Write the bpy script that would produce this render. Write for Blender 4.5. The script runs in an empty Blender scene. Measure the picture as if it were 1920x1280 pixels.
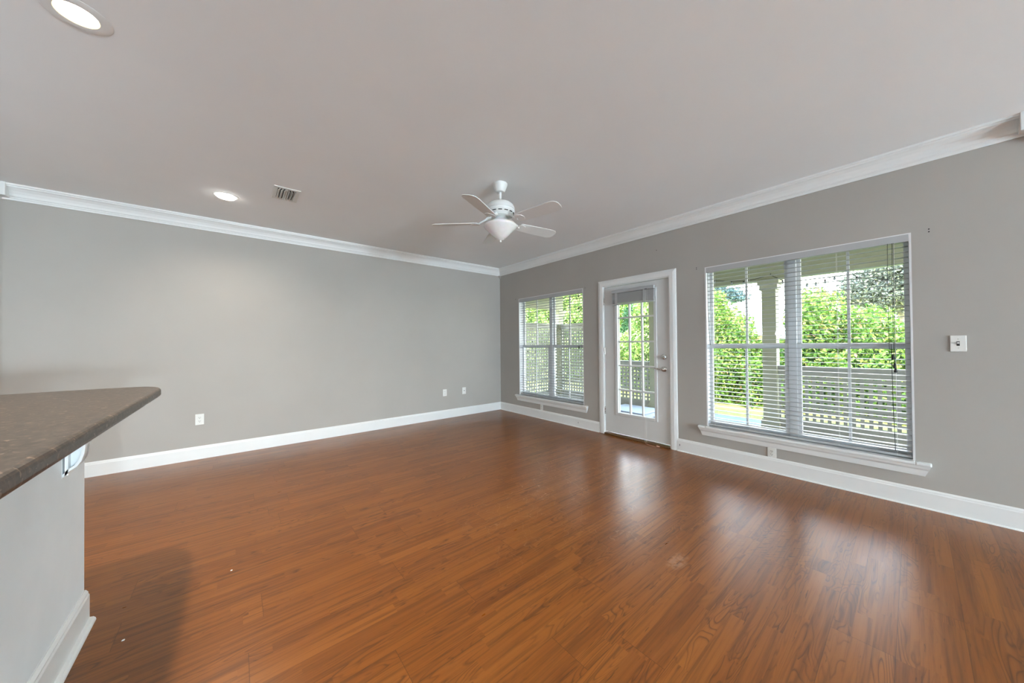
import bpy, bmesh, math, random
import numpy as np
from mathutils import Vector, Matrix

random.seed(7)
RNG = np.random.default_rng(7)
S = bpy.context.scene
COL = S.collection

# ------------------------------------------------------------------ camera
CAM = Vector((-4.0130, -5.1918, 1.2641))
yaw, pitch, roll = 0.692903, 0.0091392, -0.0091085
fw = Vector((math.sin(yaw) * math.cos(pitch), math.cos(yaw) * math.cos(pitch), math.sin(pitch)))
rt = Vector((math.cos(yaw), -math.sin(yaw), 0))
up = rt.cross(fw)
r2 = rt * math.cos(roll) + up * math.sin(roll)
u2 = -rt * math.sin(roll) + up * math.cos(roll)
cd = bpy.data.cameras.new('camera')
cd.sensor_width = 36.0
cd.lens = 36.0 * 624.978 / 1920.0
cd.clip_start = 0.05
cam = bpy.data.objects.new('camera', cd)
COL.objects.link(cam)
cam.matrix_world = Matrix(((r2.x, u2.x, -fw.x, CAM.x), (r2.y, u2.y, -fw.y, CAM.y),
                           (r2.z, u2.z, -fw.z, CAM.z), (0, 0, 0, 1)))
S.camera = cam

# ------------------------------------------------------------------ world, sun, exposure
S.view_settings.view_transform = 'Standard'
S.view_settings.look = 'None'
S.view_settings.gamma = 1.0
S.view_settings.use_curve_mapping = False
S.view_settings.exposure = 1.4

w = bpy.data.worlds.new('sky')
S.world = w
w.use_nodes = True
wn = w.node_tree
bg = wn.nodes['Background']
tc = wn.nodes.new('ShaderNodeTexCoord')
sep = wn.nodes.new('ShaderNodeSeparateXYZ')
wn.links.new(tc.outputs['Generated'], sep.inputs[0])
cr = wn.nodes.new('ShaderNodeValToRGB')
cr.color_ramp.elements[0].position = 0.0
cr.color_ramp.elements[0].color = (0.98, 0.96, 0.97, 1)
cr.color_ramp.elements[1].position = 0.75
cr.color_ramp.elements[1].color = (0.42, 0.64, 1.0, 1)
e = cr.color_ramp.elements.new(0.30)
e.color = (0.92, 0.95, 1.0, 1)
wn.links.new(sep.outputs[2], cr.inputs[0])
wn.links.new(cr.outputs[0], bg.inputs[0])
bg.inputs[1].default_value = 6.5

sd = bpy.data.lights.new('sun', 'SUN')
sd.energy = 6.5
sd.angle = 0.01
sd.color = (1.0, 0.93, 0.80)
sun = bpy.data.objects.new('sun', sd)
COL.objects.link(sun)
sun.rotation_euler = Vector((0.38, 0.36, -0.85)).to_track_quat('-Z', 'Y').to_euler()

FILL_TINT = (0.66, 0.86, 1.0)  # cool tint shared by the added fill lamps out of view
REAR_FILL_EMIT = 350.0
KITCHEN_FILL_EMIT = 42.0
CAN_WATTS = 14.0

# ------------------------------------------------------------------ mesh helpers
def origin(o):
    v = Vector((0, 0, 0))
    while o is not None:
        v += o.location
        o = o.parent
    return v

class MB:
    """collects geometry in world coordinates"""
    def __init__(self):
        self.bm = bmesh.new()
    def box(self, x0, x1, y0, y1, z0, z1):
        vs = [self.bm.verts.new((x, y, z)) for x in (x0, x1) for y in (y0, y1) for z in (z0, z1)]
        for f in ((0, 1, 3, 2), (4, 6, 7, 5), (0, 4, 5, 1), (2, 3, 7, 6), (0, 2, 6, 4), (1, 5, 7, 3)):
            self.bm.faces.new([vs[i] for i in f])
        return self
    def rbox(self, c, hx, hy, hz, M):
        vs = []
        for x in (-hx, hx):
            for y in (-hy, hy):
                for z in (-hz, hz):
                    vs.append(self.bm.verts.new(Vector(c) + M @ Vector((x, y, z))))
        for f in ((0, 1, 3, 2), (4, 6, 7, 5), (0, 4, 5, 1), (2, 3, 7, 6), (0, 2, 6, 4), (1, 5, 7, 3)):
            self.bm.faces.new([vs[i] for i in f])
        return self
    def prism(self, a, b):
        """two matching rings of 3-D points, capped"""
        va = [self.bm.verts.new(p) for p in a]
        vb = [self.bm.verts.new(p) for p in b]
        n = len(a)
        self.bm.faces.new(va)
        self.bm.faces.new(vb[::-1])
        for i in range(n):
            j = (i + 1) % n
            self.bm.faces.new((va[j], va[i], vb[i], vb[j]))
        return self
    def lathe(self, c, prof, seg=32, axis='Z', cap=True):
        rings = []
        c = Vector(c)
        for r, h in prof:
            ring = []
            for k in range(seg):
                a = 2 * math.pi * k / seg
                u, v = r * math.cos(a), r * math.sin(a)
                p = (u, v, h) if axis == 'Z' else ((h, u, v) if axis == 'X' else (u, h, v))
                ring.append(self.bm.verts.new(c + Vector(p)))
            rings.append(ring)
        for a, b in zip(rings, rings[1:]):
            for k in range(seg):
                j = (k + 1) % seg
                self.bm.faces.new((a[k], a[j], b[j], b[k]))
        if cap:
            self.bm.faces.new(rings[0][::-1])
            self.bm.faces.new(rings[-1])
        return self
    def tube(self, pts, r, seg=8):
        pts = [Vector(p) for p in pts]
        rings = []
        for i, p in enumerate(pts):
            d = (pts[min(i + 1, len(pts) - 1)] - pts[max(i - 1, 0)]).normalized()
            ref = Vector((0, 0, 1)) if abs(d.z) < 0.9 else Vector((1, 0, 0))
            a = d.cross(ref).normalized()
            b = d.cross(a)
            rr = r[i] if isinstance(r, (list, tuple)) else r
            rings.append([self.bm.verts.new(p + a * rr * math.cos(2 * math.pi * k / seg) + b * rr * math.sin(2 * math.pi * k / seg)) for k in range(seg)])
        for a, b in zip(rings, rings[1:]):
            for k in range(seg):
                j = (k + 1) % seg
                self.bm.faces.new((a[k], a[j], b[j], b[k]))
        self.bm.faces.new(rings[0][::-1])
        self.bm.faces.new(rings[-1])
        return self
    def ellipsoid(self, c, rx, ry, rz, sub=3, jitter=0.0):
        m = bmesh.ops.create_icosphere(self.bm, subdivisions=sub, radius=1.0)
        for v in m['verts']:
            k = 1 + random.uniform(-jitter, jitter)
            v.co = Vector(c) + Vector((v.co.x * rx * k, v.co.y * ry * k, v.co.z * rz * k))
        return self
    def build(self, name, mat, parent=None, bevel=0.0, smooth=False, seg=2):
        bm = self.bm
        bmesh.ops.recalc_face_normals(bm, faces=bm.faces)
        if parent is not None:
            bmesh.ops.translate(bm, verts=bm.verts, vec=-origin(parent))
        me = bpy.data.meshes.new(name)
        bm.to_mesh(me)
        bm.free()
        if smooth:
            me.polygons.foreach_set('use_smooth', [True] * len(me.polygons))
            try:
                me.set_sharp_from_angle(angle=math.radians(40))
            except Exception:
                pass
        o = bpy.data.objects.new(name, me)
        COL.objects.link(o)
        me.materials.append(mat)
        if parent is not None:
            o.parent = parent
        if bevel:
            b = o.modifiers.new('bevel', 'BEVEL')
            b.width = bevel
            b.segments = seg
            b.limit_method = 'ANGLE'
            b.angle_limit = math.radians(40)
        return o

def tag(o, label=None, cat=None, group=None, kind=None):
    if label: o['label'] = label
    if cat: o['category'] = cat
    if group: o['group'] = group
    if kind: o['kind'] = kind
    return o

def thing(name, loc, label, cat, group=None, kind=None):
    o = bpy.data.objects.new(name, None)
    o.empty_display_size = 0.1
    o.location = loc
    COL.objects.link(o)
    return tag(o, label, cat, group, kind)

def struct(o):
    o['kind'] = 'structure'
    return o

def copy_tree(o, parent=None):
    c = o.copy()
    COL.objects.link(c)
    c.parent = parent
    for ch in o.children:
        copy_tree(ch, c)
    return c

def panel_with_holes(mb, u0, u1, z0, z1, holes, t0, t1, axis):
    """boxes filling a wall slab around rectangular holes; u runs along the wall"""
    us = sorted({u0, u1, *[h[0] for h in holes], *[h[1] for h in holes]})
    for a, b in zip(us, us[1:]):
        m = (a + b) / 2
        cuts = sorted([(h[2], h[3]) for h in holes if h[0] < m < h[1]])
        z = z0
        spans = []
        for c0, c1 in cuts:
            if c0 > z: spans.append((z, c0))
            z = c1
        if z < z1: spans.append((z, z1))
        for s0, s1 in spans:
            if axis == 'Y': mb.box(t0, t1, a, b, s0, s1)
            else: mb.box(a, b, t0, t1, s0, s1)
    return mb

# ------------------------------------------------------------------ material helpers
class NT:
    def __init__(self, name):
        self.m = bpy.data.materials.new(name)
        self.m.use_nodes = True
        self.t = self.m.node_tree
        self.b = self.t.nodes['Principled BSDF']
        self.out = self.t.nodes['Material Output']
    def put(self, sock, v):
        if hasattr(v, 'is_output') or isinstance(v, bpy.types.NodeSocket):
            self.t.links.new(v, sock)
        elif isinstance(v, tuple) and len(v) == 3 and sock.type == 'RGBA':
            sock.default_value = (*v, 1)
        else:
            sock.default_value = v
    def node(self, typ, ins=None, **props):
        n = self.t.nodes.new('ShaderNode' + typ)
        for k, v in props.items(): setattr(n, k, v)
        for k, v in (ins or {}).items(): self.put(n.inputs[k], v)
        return n
    def math(self, op, a, b=0.0, c=None, clamp=False):
        n = self.node('Math', operation=op, use_clamp=clamp)
        self.put(n.inputs[0], a); self.put(n.inputs[1], b)
        if c is not None: self.put(n.inputs[2], c)
        return n.outputs[0]
    def ramp(self, fac, stops, interp='LINEAR'):
        n = self.node('ValToRGB')
        r = n.color_ramp
        r.interpolation = interp
        while len(r.elements) > 1: r.elements.remove(r.elements[-1])
        r.elements[0].position = stops[0][0]
        r.elements[0].color = (*stops[0][1], 1)
        for p, c in stops[1:]:
            el = r.elements.new(p); el.color = (*c, 1)
        self.put(n.inputs[0], fac)
        return n.outputs[0]
    def mix(self, fac, a, b, blend='MIX'):
        n = self.node('Mix', data_type='RGBA', blend_type=blend)
        self.put(n.inputs[0], fac); self.put(n.inputs[6], a); self.put(n.inputs[7], b)
        return n.outputs[2]
    def obj(self):
        return self.node('TexCoord').outputs['Object']
    def xyz(self, v):
        n = self.node('SeparateXYZ', {0: v})
        return n.outputs
    def vec(self, x, y, z=0.0):
        n = self.node('CombineXYZ')
        self.put(n.inputs[0], x); self.put(n.inputs[1], y); self.put(n.inputs[2], z)
        return n.outputs[0]
    def noise(self, v, scale, detail=3.0, rough=0.5, dist=0.0):
        n = self.node('TexNoise', {'Vector': v, 'Scale': scale, 'Detail': detail, 'Roughness': rough, 'Distortion': dist})
        return n.outputs[0]
    def bump(self, h, strength=0.1, dist=0.01):
        n = self.node('Bump', {'Strength': strength, 'Distance': dist, 'Height': h})
        self.put(self.b.inputs['Normal'], n.outputs[0])
    def set(self, **kw):
        names = dict(color='Base Color', rough='Roughness', metal='Metallic', spec='Specular IOR Level', ior='IOR',
                     trans='Transmission Weight', emit='Emission Color', emits='Emission Strength', coat='Coat Weight',
                     coatr='Coat Roughness', coatior='Coat IOR', sss='Subsurface Weight')
        for k, v in kw.items(): self.put(self.b.inputs[names[k]], v)
        return self

def paint(name, col, rough=0.6, spec=0.4, mottled=0.03, scale=3.0, bump=0.04, bscale=180.0):
    n = NT(name)
    v = n.obj()
    a = n.noise(v, scale, 3)
    lo = tuple(c * (1 - mottled) for c in col)
    hi = tuple(min(1, c * (1 + mottled)) for c in col)
    n.set(color=n.ramp(a, [(0.3, lo), (0.7, hi)]), rough=rough, spec=spec)
    if bump: n.bump(n.noise(v, bscale, 2), bump, 0.002)
    return n.m

M = {}
M['wall'] = paint('greige wall paint', (0.40, 0.372, 0.338), 0.7, 0.3, 0.025, 1.5, 0.06, 140)
M['ceiling'] = paint('matte ceiling paint', (0.87, 0.885, 0.885), 0.8, 0.2, 0.015, 1.2, 0.05, 220)
M['trim'] = paint('white semi gloss trim paint', (0.78, 0.78, 0.765), 0.35, 0.5, 0.01, 6, 0.0)
M['barwall'] = paint('pale bar wall paint', (0.80, 0.83, 0.84), 0.6, 0.3, 0.035, 4, 0.04, 120)
M['door'] = paint('white door paint', (0.64, 0.635, 0.62), 0.4, 0.5, 0.012, 5, 0.0)
M['vinyl'] = paint('white vinyl', (0.74, 0.74, 0.74), 0.3, 0.5, 0.008, 8, 0.0)
M['blind'] = paint('white faux wood', (0.43, 0.43, 0.43), 0.4, 0.4, 0.01, 10, 0.0)
M['fan'] = paint('white fan enamel', (0.74, 0.74, 0.725), 0.35, 0.5, 0.01, 8, 0.0)
M['plate'] = paint('ivory white plastic', (0.74, 0.73, 0.69), 0.35, 0.5, 0.01, 10, 0.0)
M['dark'] = paint('black slot plastic', (0.012, 0.012, 0.012), 0.5, 0.4, 0.05, 30, 0.0)
M['cord'] = paint('white cord', (0.72, 0.71, 0.68), 0.8, 0.2, 0.03, 60, 0.0)
M['darkcord'] = paint('dark cord', (0.03, 0.03, 0.03), 0.8, 0.2, 0.05, 60, 0.0)
M['copper'] = paint('pinkish plastic tassel', (0.75, 0.45, 0.34), 0.4, 0.5, 0.03, 60, 0.0)
M['threshold'] = paint('dark stained threshold', (0.12, 0.055, 0.02), 0.4, 0.5, 0.15, 20, 0.0)
M['porch'] = paint('olive beige porch paint', (0.40, 0.40, 0.285), 0.7, 0.3, 0.05, 4, 0.0)
M['lattice'] = paint('weathered beige lattice', (0.37, 0.37, 0.32), 0.8, 0.2, 0.10, 9, 0.0)
M['concrete'] = paint('painted porch concrete', (0.17, 0.205, 0.27), 0.7, 0.3, 0.25, 2.5, 0.1, 30)
M['lid'] = paint('pale molded plastic', (0.50, 0.55, 0.63), 0.5, 0.4, 0.04, 6, 0.0)
M['bark'] = paint('rough bark', (0.16, 0.10, 0.07), 0.9, 0.1, 0.35, 14, 0.3, 40)
M['palebark'] = paint('grey bark', (0.34, 0.30, 0.28), 0.9, 0.1, 0.3, 14, 0.3, 40)
M['roofing'] = paint('pale shingle roof', (0.72, 0.68, 0.66), 0.9, 0.1, 0.06, 3, 0.0)
M['bulbglass'] = paint('clear bulb glass', (0.42, 0.46, 0.52), 0.1, 0.6, 0.02, 30, 0.0)

n = NT('satin nickel')
n.set(color=(0.62, 0.60, 0.57), metal=1.0, rough=n.math('MULTIPLY_ADD', n.noise(n.obj(), 60, 2), 0.1, 0.22))
M['nickel'] = n.m

n = NT('frosted glass bowl')
v = n.obj()
n.set(color=n.ramp(n.noise(v, 9, 4, 0.6, 1.5), [(0.3, (0.78, 0.78, 0.75)), (0.7, (0.86, 0.86, 0.84))]), rough=0.25, sss=0.3)
M['frost'] = n.m

# thin clear pane
n = NT('clear window glass')
lw = n.node('LayerWeight', {0: 0.5})
fac = n.math('MULTIPLY_ADD', n.math('POWER', lw.outputs['Facing'], 5.0), 0.9, 0.035)
tr = n.node('BsdfTransparent', {0: (0.97, 0.985, 0.975)})
gl = n.node('BsdfGlossy', {0: (1, 1, 1), 'Roughness': 0.0})
mx = n.node('MixShader', {0: fac})
n.put(mx.inputs[1], tr.outputs[0]); n.put(mx.inputs[2], gl.outputs[0])
n.put(n.out.inputs[0], mx.outputs[0])
M['glass'] = n.m

def emitter(name, col, strength):
    n = NT(name)
    v = n.obj()
    n.set(color=(0.8, 0.8, 0.8), emit=n.ramp(n.noise(v, 5, 1), [(0.0, tuple(c * 0.97 for c in col)), (1.0, col)]), emits=strength)
    return n.m
M['lens'] = emitter('lit lamp lens', (1.0, 0.95, 0.88), 2.6)
M['lens2'] = emitter('bright domed lamp lens', (1.0, 0.95, 0.88), 9.0)
M['globe'] = emitter('added rear fill globe', FILL_TINT, REAR_FILL_EMIT)  # glow of the fill lamps added outside the view
M['globe2'] = emitter('added kitchen fill globe', FILL_TINT, KITCHEN_FILL_EMIT)

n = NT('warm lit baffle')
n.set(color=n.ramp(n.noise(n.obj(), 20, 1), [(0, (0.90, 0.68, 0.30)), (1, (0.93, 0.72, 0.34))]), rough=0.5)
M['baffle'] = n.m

# granite look laminate
n = NT('speckled brown laminate')
v = n.obj()
a = n.noise(v, 55, 4, 0.65, 0.6)
b = n.node('TexVoronoi', {'Vector': v, 'Scale': 60.0}).outputs['Distance']
base = n.ramp(a, [(0.30, (0.018, 0.012, 0.008)), (0.48, (0.046, 0.032, 0.022)), (0.62, (0.080, 0.057, 0.040)), (0.75, (0.14, 0.098, 0.068))])
spot = n.math('GREATER_THAN', n.noise(v, 60, 2, 0.5, 0.6), 0.66)
base = n.mix(n.math('MULTIPLY', spot, 0.7), base, (0.24, 0.175, 0.13))
base = n.mix(n.math('LESS_THAN', b, 0.12), base, (0.02, 0.018, 0.016))
n.set(color=base, rough=0.34, spec=0.35)
M['laminate'] = n.m

# wood floor: 0.19 m boards along X, printed in three strips
n = NT('cherry laminate floor')
X, Y, Z = n.xyz(n.obj())
yb = n.math('DIVIDE', n.math('ADD', Y, 12.0 * 0.19 + 0.17 + 0.02 + 0.38 * 10), 0.19)
row = n.math('FLOOR', yb)
rown = n.node('TexWhiteNoise', noise_dimensions='1D'); n.put(rown.inputs['W'], row)
xb = n.math('DIVIDE', n.math('MULTIPLY_ADD', rown.outputs[0], 1.28, n.math('ADD', X, 20.0)), 1.28)
brd = n.math('FLOOR', xb)
ys = n.math('MULTIPLY', yb, 3.0)
srow = n.math('FLOOR', ys)
sn = n.node('TexWhiteNoise', noise_dimensions='1D'); n.put(sn.inputs['W'], n.math('ADD', srow, 0.37))
xs = n.math('DIVIDE', n.math('MULTIPLY_ADD', sn.outputs[0], 0.9, n.math('ADD', X, 20.0)), 0.62)
sblk = n.math('FLOOR', xs)
wn2 = n.node('TexWhiteNoise', noise_dimensions='3D'); n.put(wn2.inputs['Vector'], n.vec(srow, sblk, brd))
tone = wn2.outputs[0]
gv = n.vec(n.math('MULTIPLY', X, 1.0), n.math('MULTIPLY', Y, 1.0), n.math('MULTIPLY', tone, 37.0))
mp = n.node('Mapping', {'Vector': gv, 'Scale': (1.8, 55.0, 1.0)})
streak = n.noise(mp.outputs[0], 1.0, 5, 0.6, 0.3)
mp2 = n.node('Mapping', {'Vector': gv, 'Scale': (1.5, 11.0, 1.0)})
ringf = n.noise(mp2.outputs[0], 1.0, 2, 0.45, 0.5)
ring = n.math('FRACT', n.math('MULTIPLY', ringf, 17.0))
ringl = n.ramp(ring, [(0.0, (1, 1, 1)), (0.16, (0.25, 0.25, 0.25)), (0.35, (0, 0, 0)), (0.85, (0, 0, 0)), (1.0, (1, 1, 1))])
ringmask = n.ramp(n.noise(n.vec(n.math('MULTIPLY', X, 1.1), n.math('MULTIPLY', Y, 5.0), n.math('MULTIPLY', tone, 11.0)), 1.0, 1), [(0.46, (0, 0, 0)), (0.62, (1, 1, 1))])
mp3 = n.node('Mapping', {'Vector': gv, 'Scale': (7.0, 95.0, 1.0)})
fleck = n.ramp(n.noise(mp3.outputs[0], 1.0, 3, 0.55), [(0.68, (0, 0, 0)), (0.73, (1, 1, 1))])
base = n.ramp(tone, [(0.0, (0.198, 0.062, 0.0085)), (0.35, (0.225, 0.072, 0.0100)), (0.7, (0.242, 0.080, 0.0115)), (0.93, (0.265, 0.089, 0.014)), (1.0, (0.172, 0.052, 0.0065))])
base = n.mix(n.ramp(streak, [(0.35, (0.65, 0.65, 0.65)), (0.52, (0, 0, 0))]), base, (0.100, 0.032, 0.007))
base = n.mix(n.ramp(streak, [(0.55, (0, 0, 0)), (0.75, (0.35, 0.35, 0.35))]), base, (0.30, 0.118, 0.029))
base = n.mix(n.math('MULTIPLY', n.math('MULTIPLY', ringl, ringmask), 0.80), base, (0.075, 0.022, 0.006))
base = n.mix(n.math('MULTIPLY', fleck, 0.75), base, (0.05, 0.016, 0.006))
# board edges
fy = n.math('FRACT', yb)
edge = n.math('LESS_THAN', n.math('MINIMUM', fy, n.math('SUBTRACT', 1.0, fy)), 0.006)
fx = n.math('FRACT', xb)
edge2 = n.math('LESS_THAN', n.math('MINIMUM', fx, n.math('SUBTRACT', 1.0, fx)), 0.0010)
edges = n.math('MAXIMUM', edge, edge2)
base = n.mix(n.math('MULTIPLY', edges, 0.55), base, (0.055, 0.018, 0.006))
# worn dark scuffs in front of the large window and one pale smear
def patch(cx, cy, rx, ry):
    dx = n.math('DIVIDE', n.math('SUBTRACT', X, cx), rx)
    dy = n.math('DIVIDE', n.math('SUBTRACT', Y, cy), ry)
    d = n.math('ADD', n.math('MULTIPLY', dx, dx), n.math('MULTIPLY', dy, dy))
    return n.math('SUBTRACT', 1.0, d, clamp=True)
scn = n.ramp(n.noise(n.vec(n.math('ADD', n.math('MULTIPLY', X, 13.0), n.math('MULTIPLY', Y, -11.0)), n.math('ADD', n.math('MULTIPLY', X, 70.0), n.math('MULTIPLY', Y, 84.0)), 3.0), 1.0, 2, 0.5), [(0.60, (0, 0, 0)), (0.66, (1, 1, 1))])
scuff = n.math('MULTIPLY', scn, patch(-1.42, -4.62, 0.42, 0.22))
base = n.mix(n.math('MULTIPLY', scuff, 0.9), base, (0.03, 0.012, 0.006))
smn = n.ramp(n.noise(n.vec(X, Y, 9.0), 22.0, 3, 0.6), [(0.42, (0, 0, 0)), (0.55, (1, 1, 1))])
smear = n.math('MULTIPLY', smn, n.math('MULTIPLY', patch(-2.04, -4.30, 0.11, 0.055), 1.2, clamp=True))
base = n.mix(n.math('MULTIPLY', smear, 0.30), base, (0.55, 0.36, 0.26))
# fine curly scratches
sw = n.node('TexVoronoi', {'Vector': n.vec(n.math('ADD', X, n.math('MULTIPLY', n.noise(n.vec(X, Y, 4.0), 5.0, 2), 0.5)), n.math('ADD', Y, n.math('MULTIPLY', n.noise(n.vec(X, Y, 8.0), 5.0, 2), 0.5)), 0.0), 'Scale': 7.0}, feature='DISTANCE_TO_EDGE')
scr = n.math('LESS_THAN', sw.outputs['Distance'], 0.006)
scr = n.math('MULTIPLY', scr, n.math('MULTIPLY', patch(-1.3, -3.3, 1.9, 1.1), 0.4))
base = n.mix(scr, base, (0.55, 0.33, 0.20))
rough = n.math('MULTIPLY_ADD', n.noise(n.vec(X, n.math('MULTIPLY', Y, 4.0), 0.0), 6.0, 3), 0.10, 0.25)
n.set(color=base, rough=rough, ior=1.46, spec=0.5)
n.bump(n.math('SUBTRACT', 1.0, edges), 0.10, 0.0015)
M['floor'] = n.m

# grass
n = NT('sunlit lawn grass')
v = n.obj()
n.set(color=n.ramp(n.noise(v, 26, 5, 0.7), [(0.25, (0.16, 0.20, 0.045)), (0.55, (0.33, 0.34, 0.09)), (0.8, (0.46, 0.44, 0.15))]), rough=0.95, spec=0.1)
n.bump(n.noise(v, 60, 4), 0.8, 0.03)
M['grass'] = n.m

# brick
n = NT('pink red brick')
bt = n.node('TexBrick', {'Vector': n.obj(), 'Color1': (0.52, 0.24, 0.17, 1), 'Color2': (0.62, 0.30, 0.22, 1), 'Mortar': (0.62, 0.55, 0.5, 1), 'Scale': 4.0})
n.set(color=bt.outputs[0], rough=0.9)
M['brick'] = n.m

def leafmat(name, stops, trans=0.25):
    n = NT(name)
    g = n.node('NewGeometry')
    col = n.ramp(g.outputs['Random Per Island'], stops)
    n.set(color=col, rough=0.55, spec=0.3)
    t = n.node('BsdfTranslucent', {0: col})
    mx = n.node('MixShader', {0: trans})
    n.put(mx.inputs[1], n.b.outputs[0]); n.put(mx.inputs[2], t.outputs[0])
    n.put(n.out.inputs[0], mx.outputs[0])
    return n.m
M['leaf'] = leafmat('hedge leaves', [(0.0, (0.045, 0.12, 0.018)), (0.3, (0.12, 0.25, 0.035)), (0.6, (0.20, 0.36, 0.055)), (0.85, (0.36, 0.44, 0.09)), (0.97, (0.50, 0.42, 0.12)), (1.0, (0.45, 0.18, 0.10))])
M['leafbright'] = leafmat('bright spring leaves', [(0.0, (0.05, 0.13, 0.025)), (0.4, (0.20, 0.34, 0.07)), (0.8, (0.42, 0.50, 0.14)), (1.0, (0.62, 0.58, 0.30))])
M['leafgrey'] = leafmat('grey green foliage', [(0.0, (0.05, 0.065, 0.05)), (0.4, (0.13, 0.155, 0.12)), (0.8, (0.26, 0.29, 0.23)), (1.0, (0.36, 0.36, 0.20))])
M['leafdark'] = leafmat('deep green ivy leaves', [(0.0, (0.012, 0.05, 0.018)), (0.6, (0.04, 0.13, 0.045)), (1.0, (0.14, 0.26, 0.08))])
M['leafblue'] = leafmat('blue green pine needles', [(0.0, (0.04, 0.08, 0.09)), (0.6, (0.11, 0.18, 0.20)), (1.0, (0.22, 0.32, 0.22))])
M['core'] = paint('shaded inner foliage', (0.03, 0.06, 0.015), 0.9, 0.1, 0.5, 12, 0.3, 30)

# ------------------------------------------------------------------ room shell
CH = 2.74
W1 = (-2.035, -0.56, 0.345, 2.10)
W2 = (-5.19, -3.72, 0.345, 2.10)
DR = (-3.335, -2.385, 0.0, 2.075)

struct(MB().box(-9, 0.16, -14.1, 0.16, -0.12, 0.0).build('floor', M['floor']))

CANS = [(-4.55, -2.85, 0.066, 0.105), (-4.082, -0.922, 0.074, 0.098), (-4.42, -3.52, 0.066, 0.105)]
bm = bmesh.new()
def loop(pts):
    vs = [bm.verts.new(p) for p in pts]
    for a, b in zip(vs, vs[1:] + vs[:1]): bm.edges.new((a, b))
loop([(-9, -14.0, CH), (0.0, -14.0, CH), (0.0, 0.0, CH), (-9, 0.0, CH)])
for cx, cy, ri, ro in CANS:
    loop([(cx + ri * math.cos(2 * math.pi * k / 40), cy + ri * math.sin(2 * math.pi * k / 40), CH) for k in range(40)])
bmesh.ops.triangle_fill(bm, use_beauty=True, use_dissolve=False, edges=bm.edges[:])
for f in bm.faces:
    f.normal_update()
    if f.normal.z > 0: f.normal_flip()
me = bpy.data.meshes.new('ceiling'); bm.to_mesh(me); bm.free()
me.materials.append(M['ceiling'])
ceil = bpy.data.objects.new('ceiling', me); COL.objects.link(ceil); struct(ceil)

wall_l = struct(MB().box(-9, 0.16, 0.0, 0.16, 0, CH).build('wall_left', M['wall']))
mb = MB()
panel_with_holes(mb, -14.0, 0.0, 0, CH, [W1, W2, DR], 0.0, 0.15, 'Y')
wall_r = struct(mb.build('wall_right', M['wall']))
struct(MB().box(-9.16, -9.0, -14.0, 0.16, 0, CH).build('wall_kitchen', M['wall']))
struct(MB().box(-9, 0.15, -14.16, -14.0, 0, CH).build('wall_rear', M['wall']))
struct(MB().box(-5.80, -5.67, -0.14, 0.0, 0, CH).build('wall_return', M['wall']))
struct(MB().box(-0.10, 0.0, -5.86, -5.75, 2.60, CH).build('wall_near', M['wall']))
struct(MB().box(-9.3, 0.55, -14.3, 0.6, 3.0, 3.12).build('roof_deck', M['roofing']))
# outer band closing the gap between ceiling and roof
struct(MB().box(0.0, 0.15, -14.16, 0.4, CH, 3.0).box(-9.16, 0.15, 0.0, 0.16, CH + 0.005, 3.0)
       .build('wall_eave', M['porch']))

# screw holes left by curtain brackets in the window wall
for (y, z) in ((-5.276, 2.103), (-5.276, 2.083), (-3.635, 2.112), (-3.635, 2.095), (-2.074, 2.103), (-2.074, 2.088), (-0.477, 2.108), (-0.477, 2.096), (-3.174, 2.414)):
    MB().lathe((0, y, z), [(0.0045, -0.0012), (0.0045, 0.004)], 10, 'X').build('screw_hole', M['dark'], wall_r)

# crown
def crown_profile():
    return [(0, CH - 0.131), (0.010, CH - 0.131), (0.012, CH - 0.118), (0.017, CH - 0.112), (0.017, CH - 0.104),
            (0.024, CH - 0.098), (0.030, CH - 0.078), (0.043, CH - 0.054), (0.062, CH - 0.034), (0.074, CH - 0.027),
            (0.076, CH - 0.018), (0.084, CH - 0.014), (0.086, CH), (0, CH)]
cp = crown_profile()
struct(MB().prism([(-5.67, -d, z) for d, z in cp], [(-0.0, -d, z) for d, z in cp]).build('trim_1', M['trim']))
struct(MB().prism([(-d, -5.75, z) for d, z in cp], [(-d, -0.0, z) for d, z in cp]).build('trim_2', M['trim']))
def corner_block(name, x, y, sx, sy):
    mb = MB()
    a = 0.098
    xs = sorted((x, x + sx * a)); ys = sorted((y, y + sy * a))
    mb.box(xs[0], xs[1], ys[0], ys[1], CH - 0.118, CH)
    b = 0.058
    mb.prism([(x, y, CH - 0.118), (x + sx * b, y, CH - 0.118), (x + sx * b, y + sy * b, CH - 0.118), (x, y + sy * b, CH - 0.118)],
             [(x, y, CH - 0.205), (x + sx * 0.006, y, CH - 0.200), (x + sx * 0.006, y + sy * 0.006, CH - 0.200), (x, y + sy * 0.006, CH - 0.200)])
    struct(mb.build(name, M['trim'], bevel=0.006))
def corner_drop(name, x, y, sx, sy):
    b = 0.045
    mb = MB().prism([(x, y, CH - 0.131), (x + sx * b, y, CH - 0.131), (x + sx * b, y + sy * b, CH - 0.131), (x, y + sy * b, CH - 0.131)],
                    [(x, y, CH - 0.195), (x + sx * 0.005, y, CH - 0.19), (x + sx * 0.005, y + sy * 0.005, CH - 0.19), (x, y + sy * 0.005, CH - 0.19)])
    struct(mb.build(name, M['wall']))
corner_drop('trim_3', 0, 0, -1, -1)
corner_block('trim_4', -5.67, 0, 1, -1)
corner_block('trim_5', 0, -5.75, -1, 1)

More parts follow.
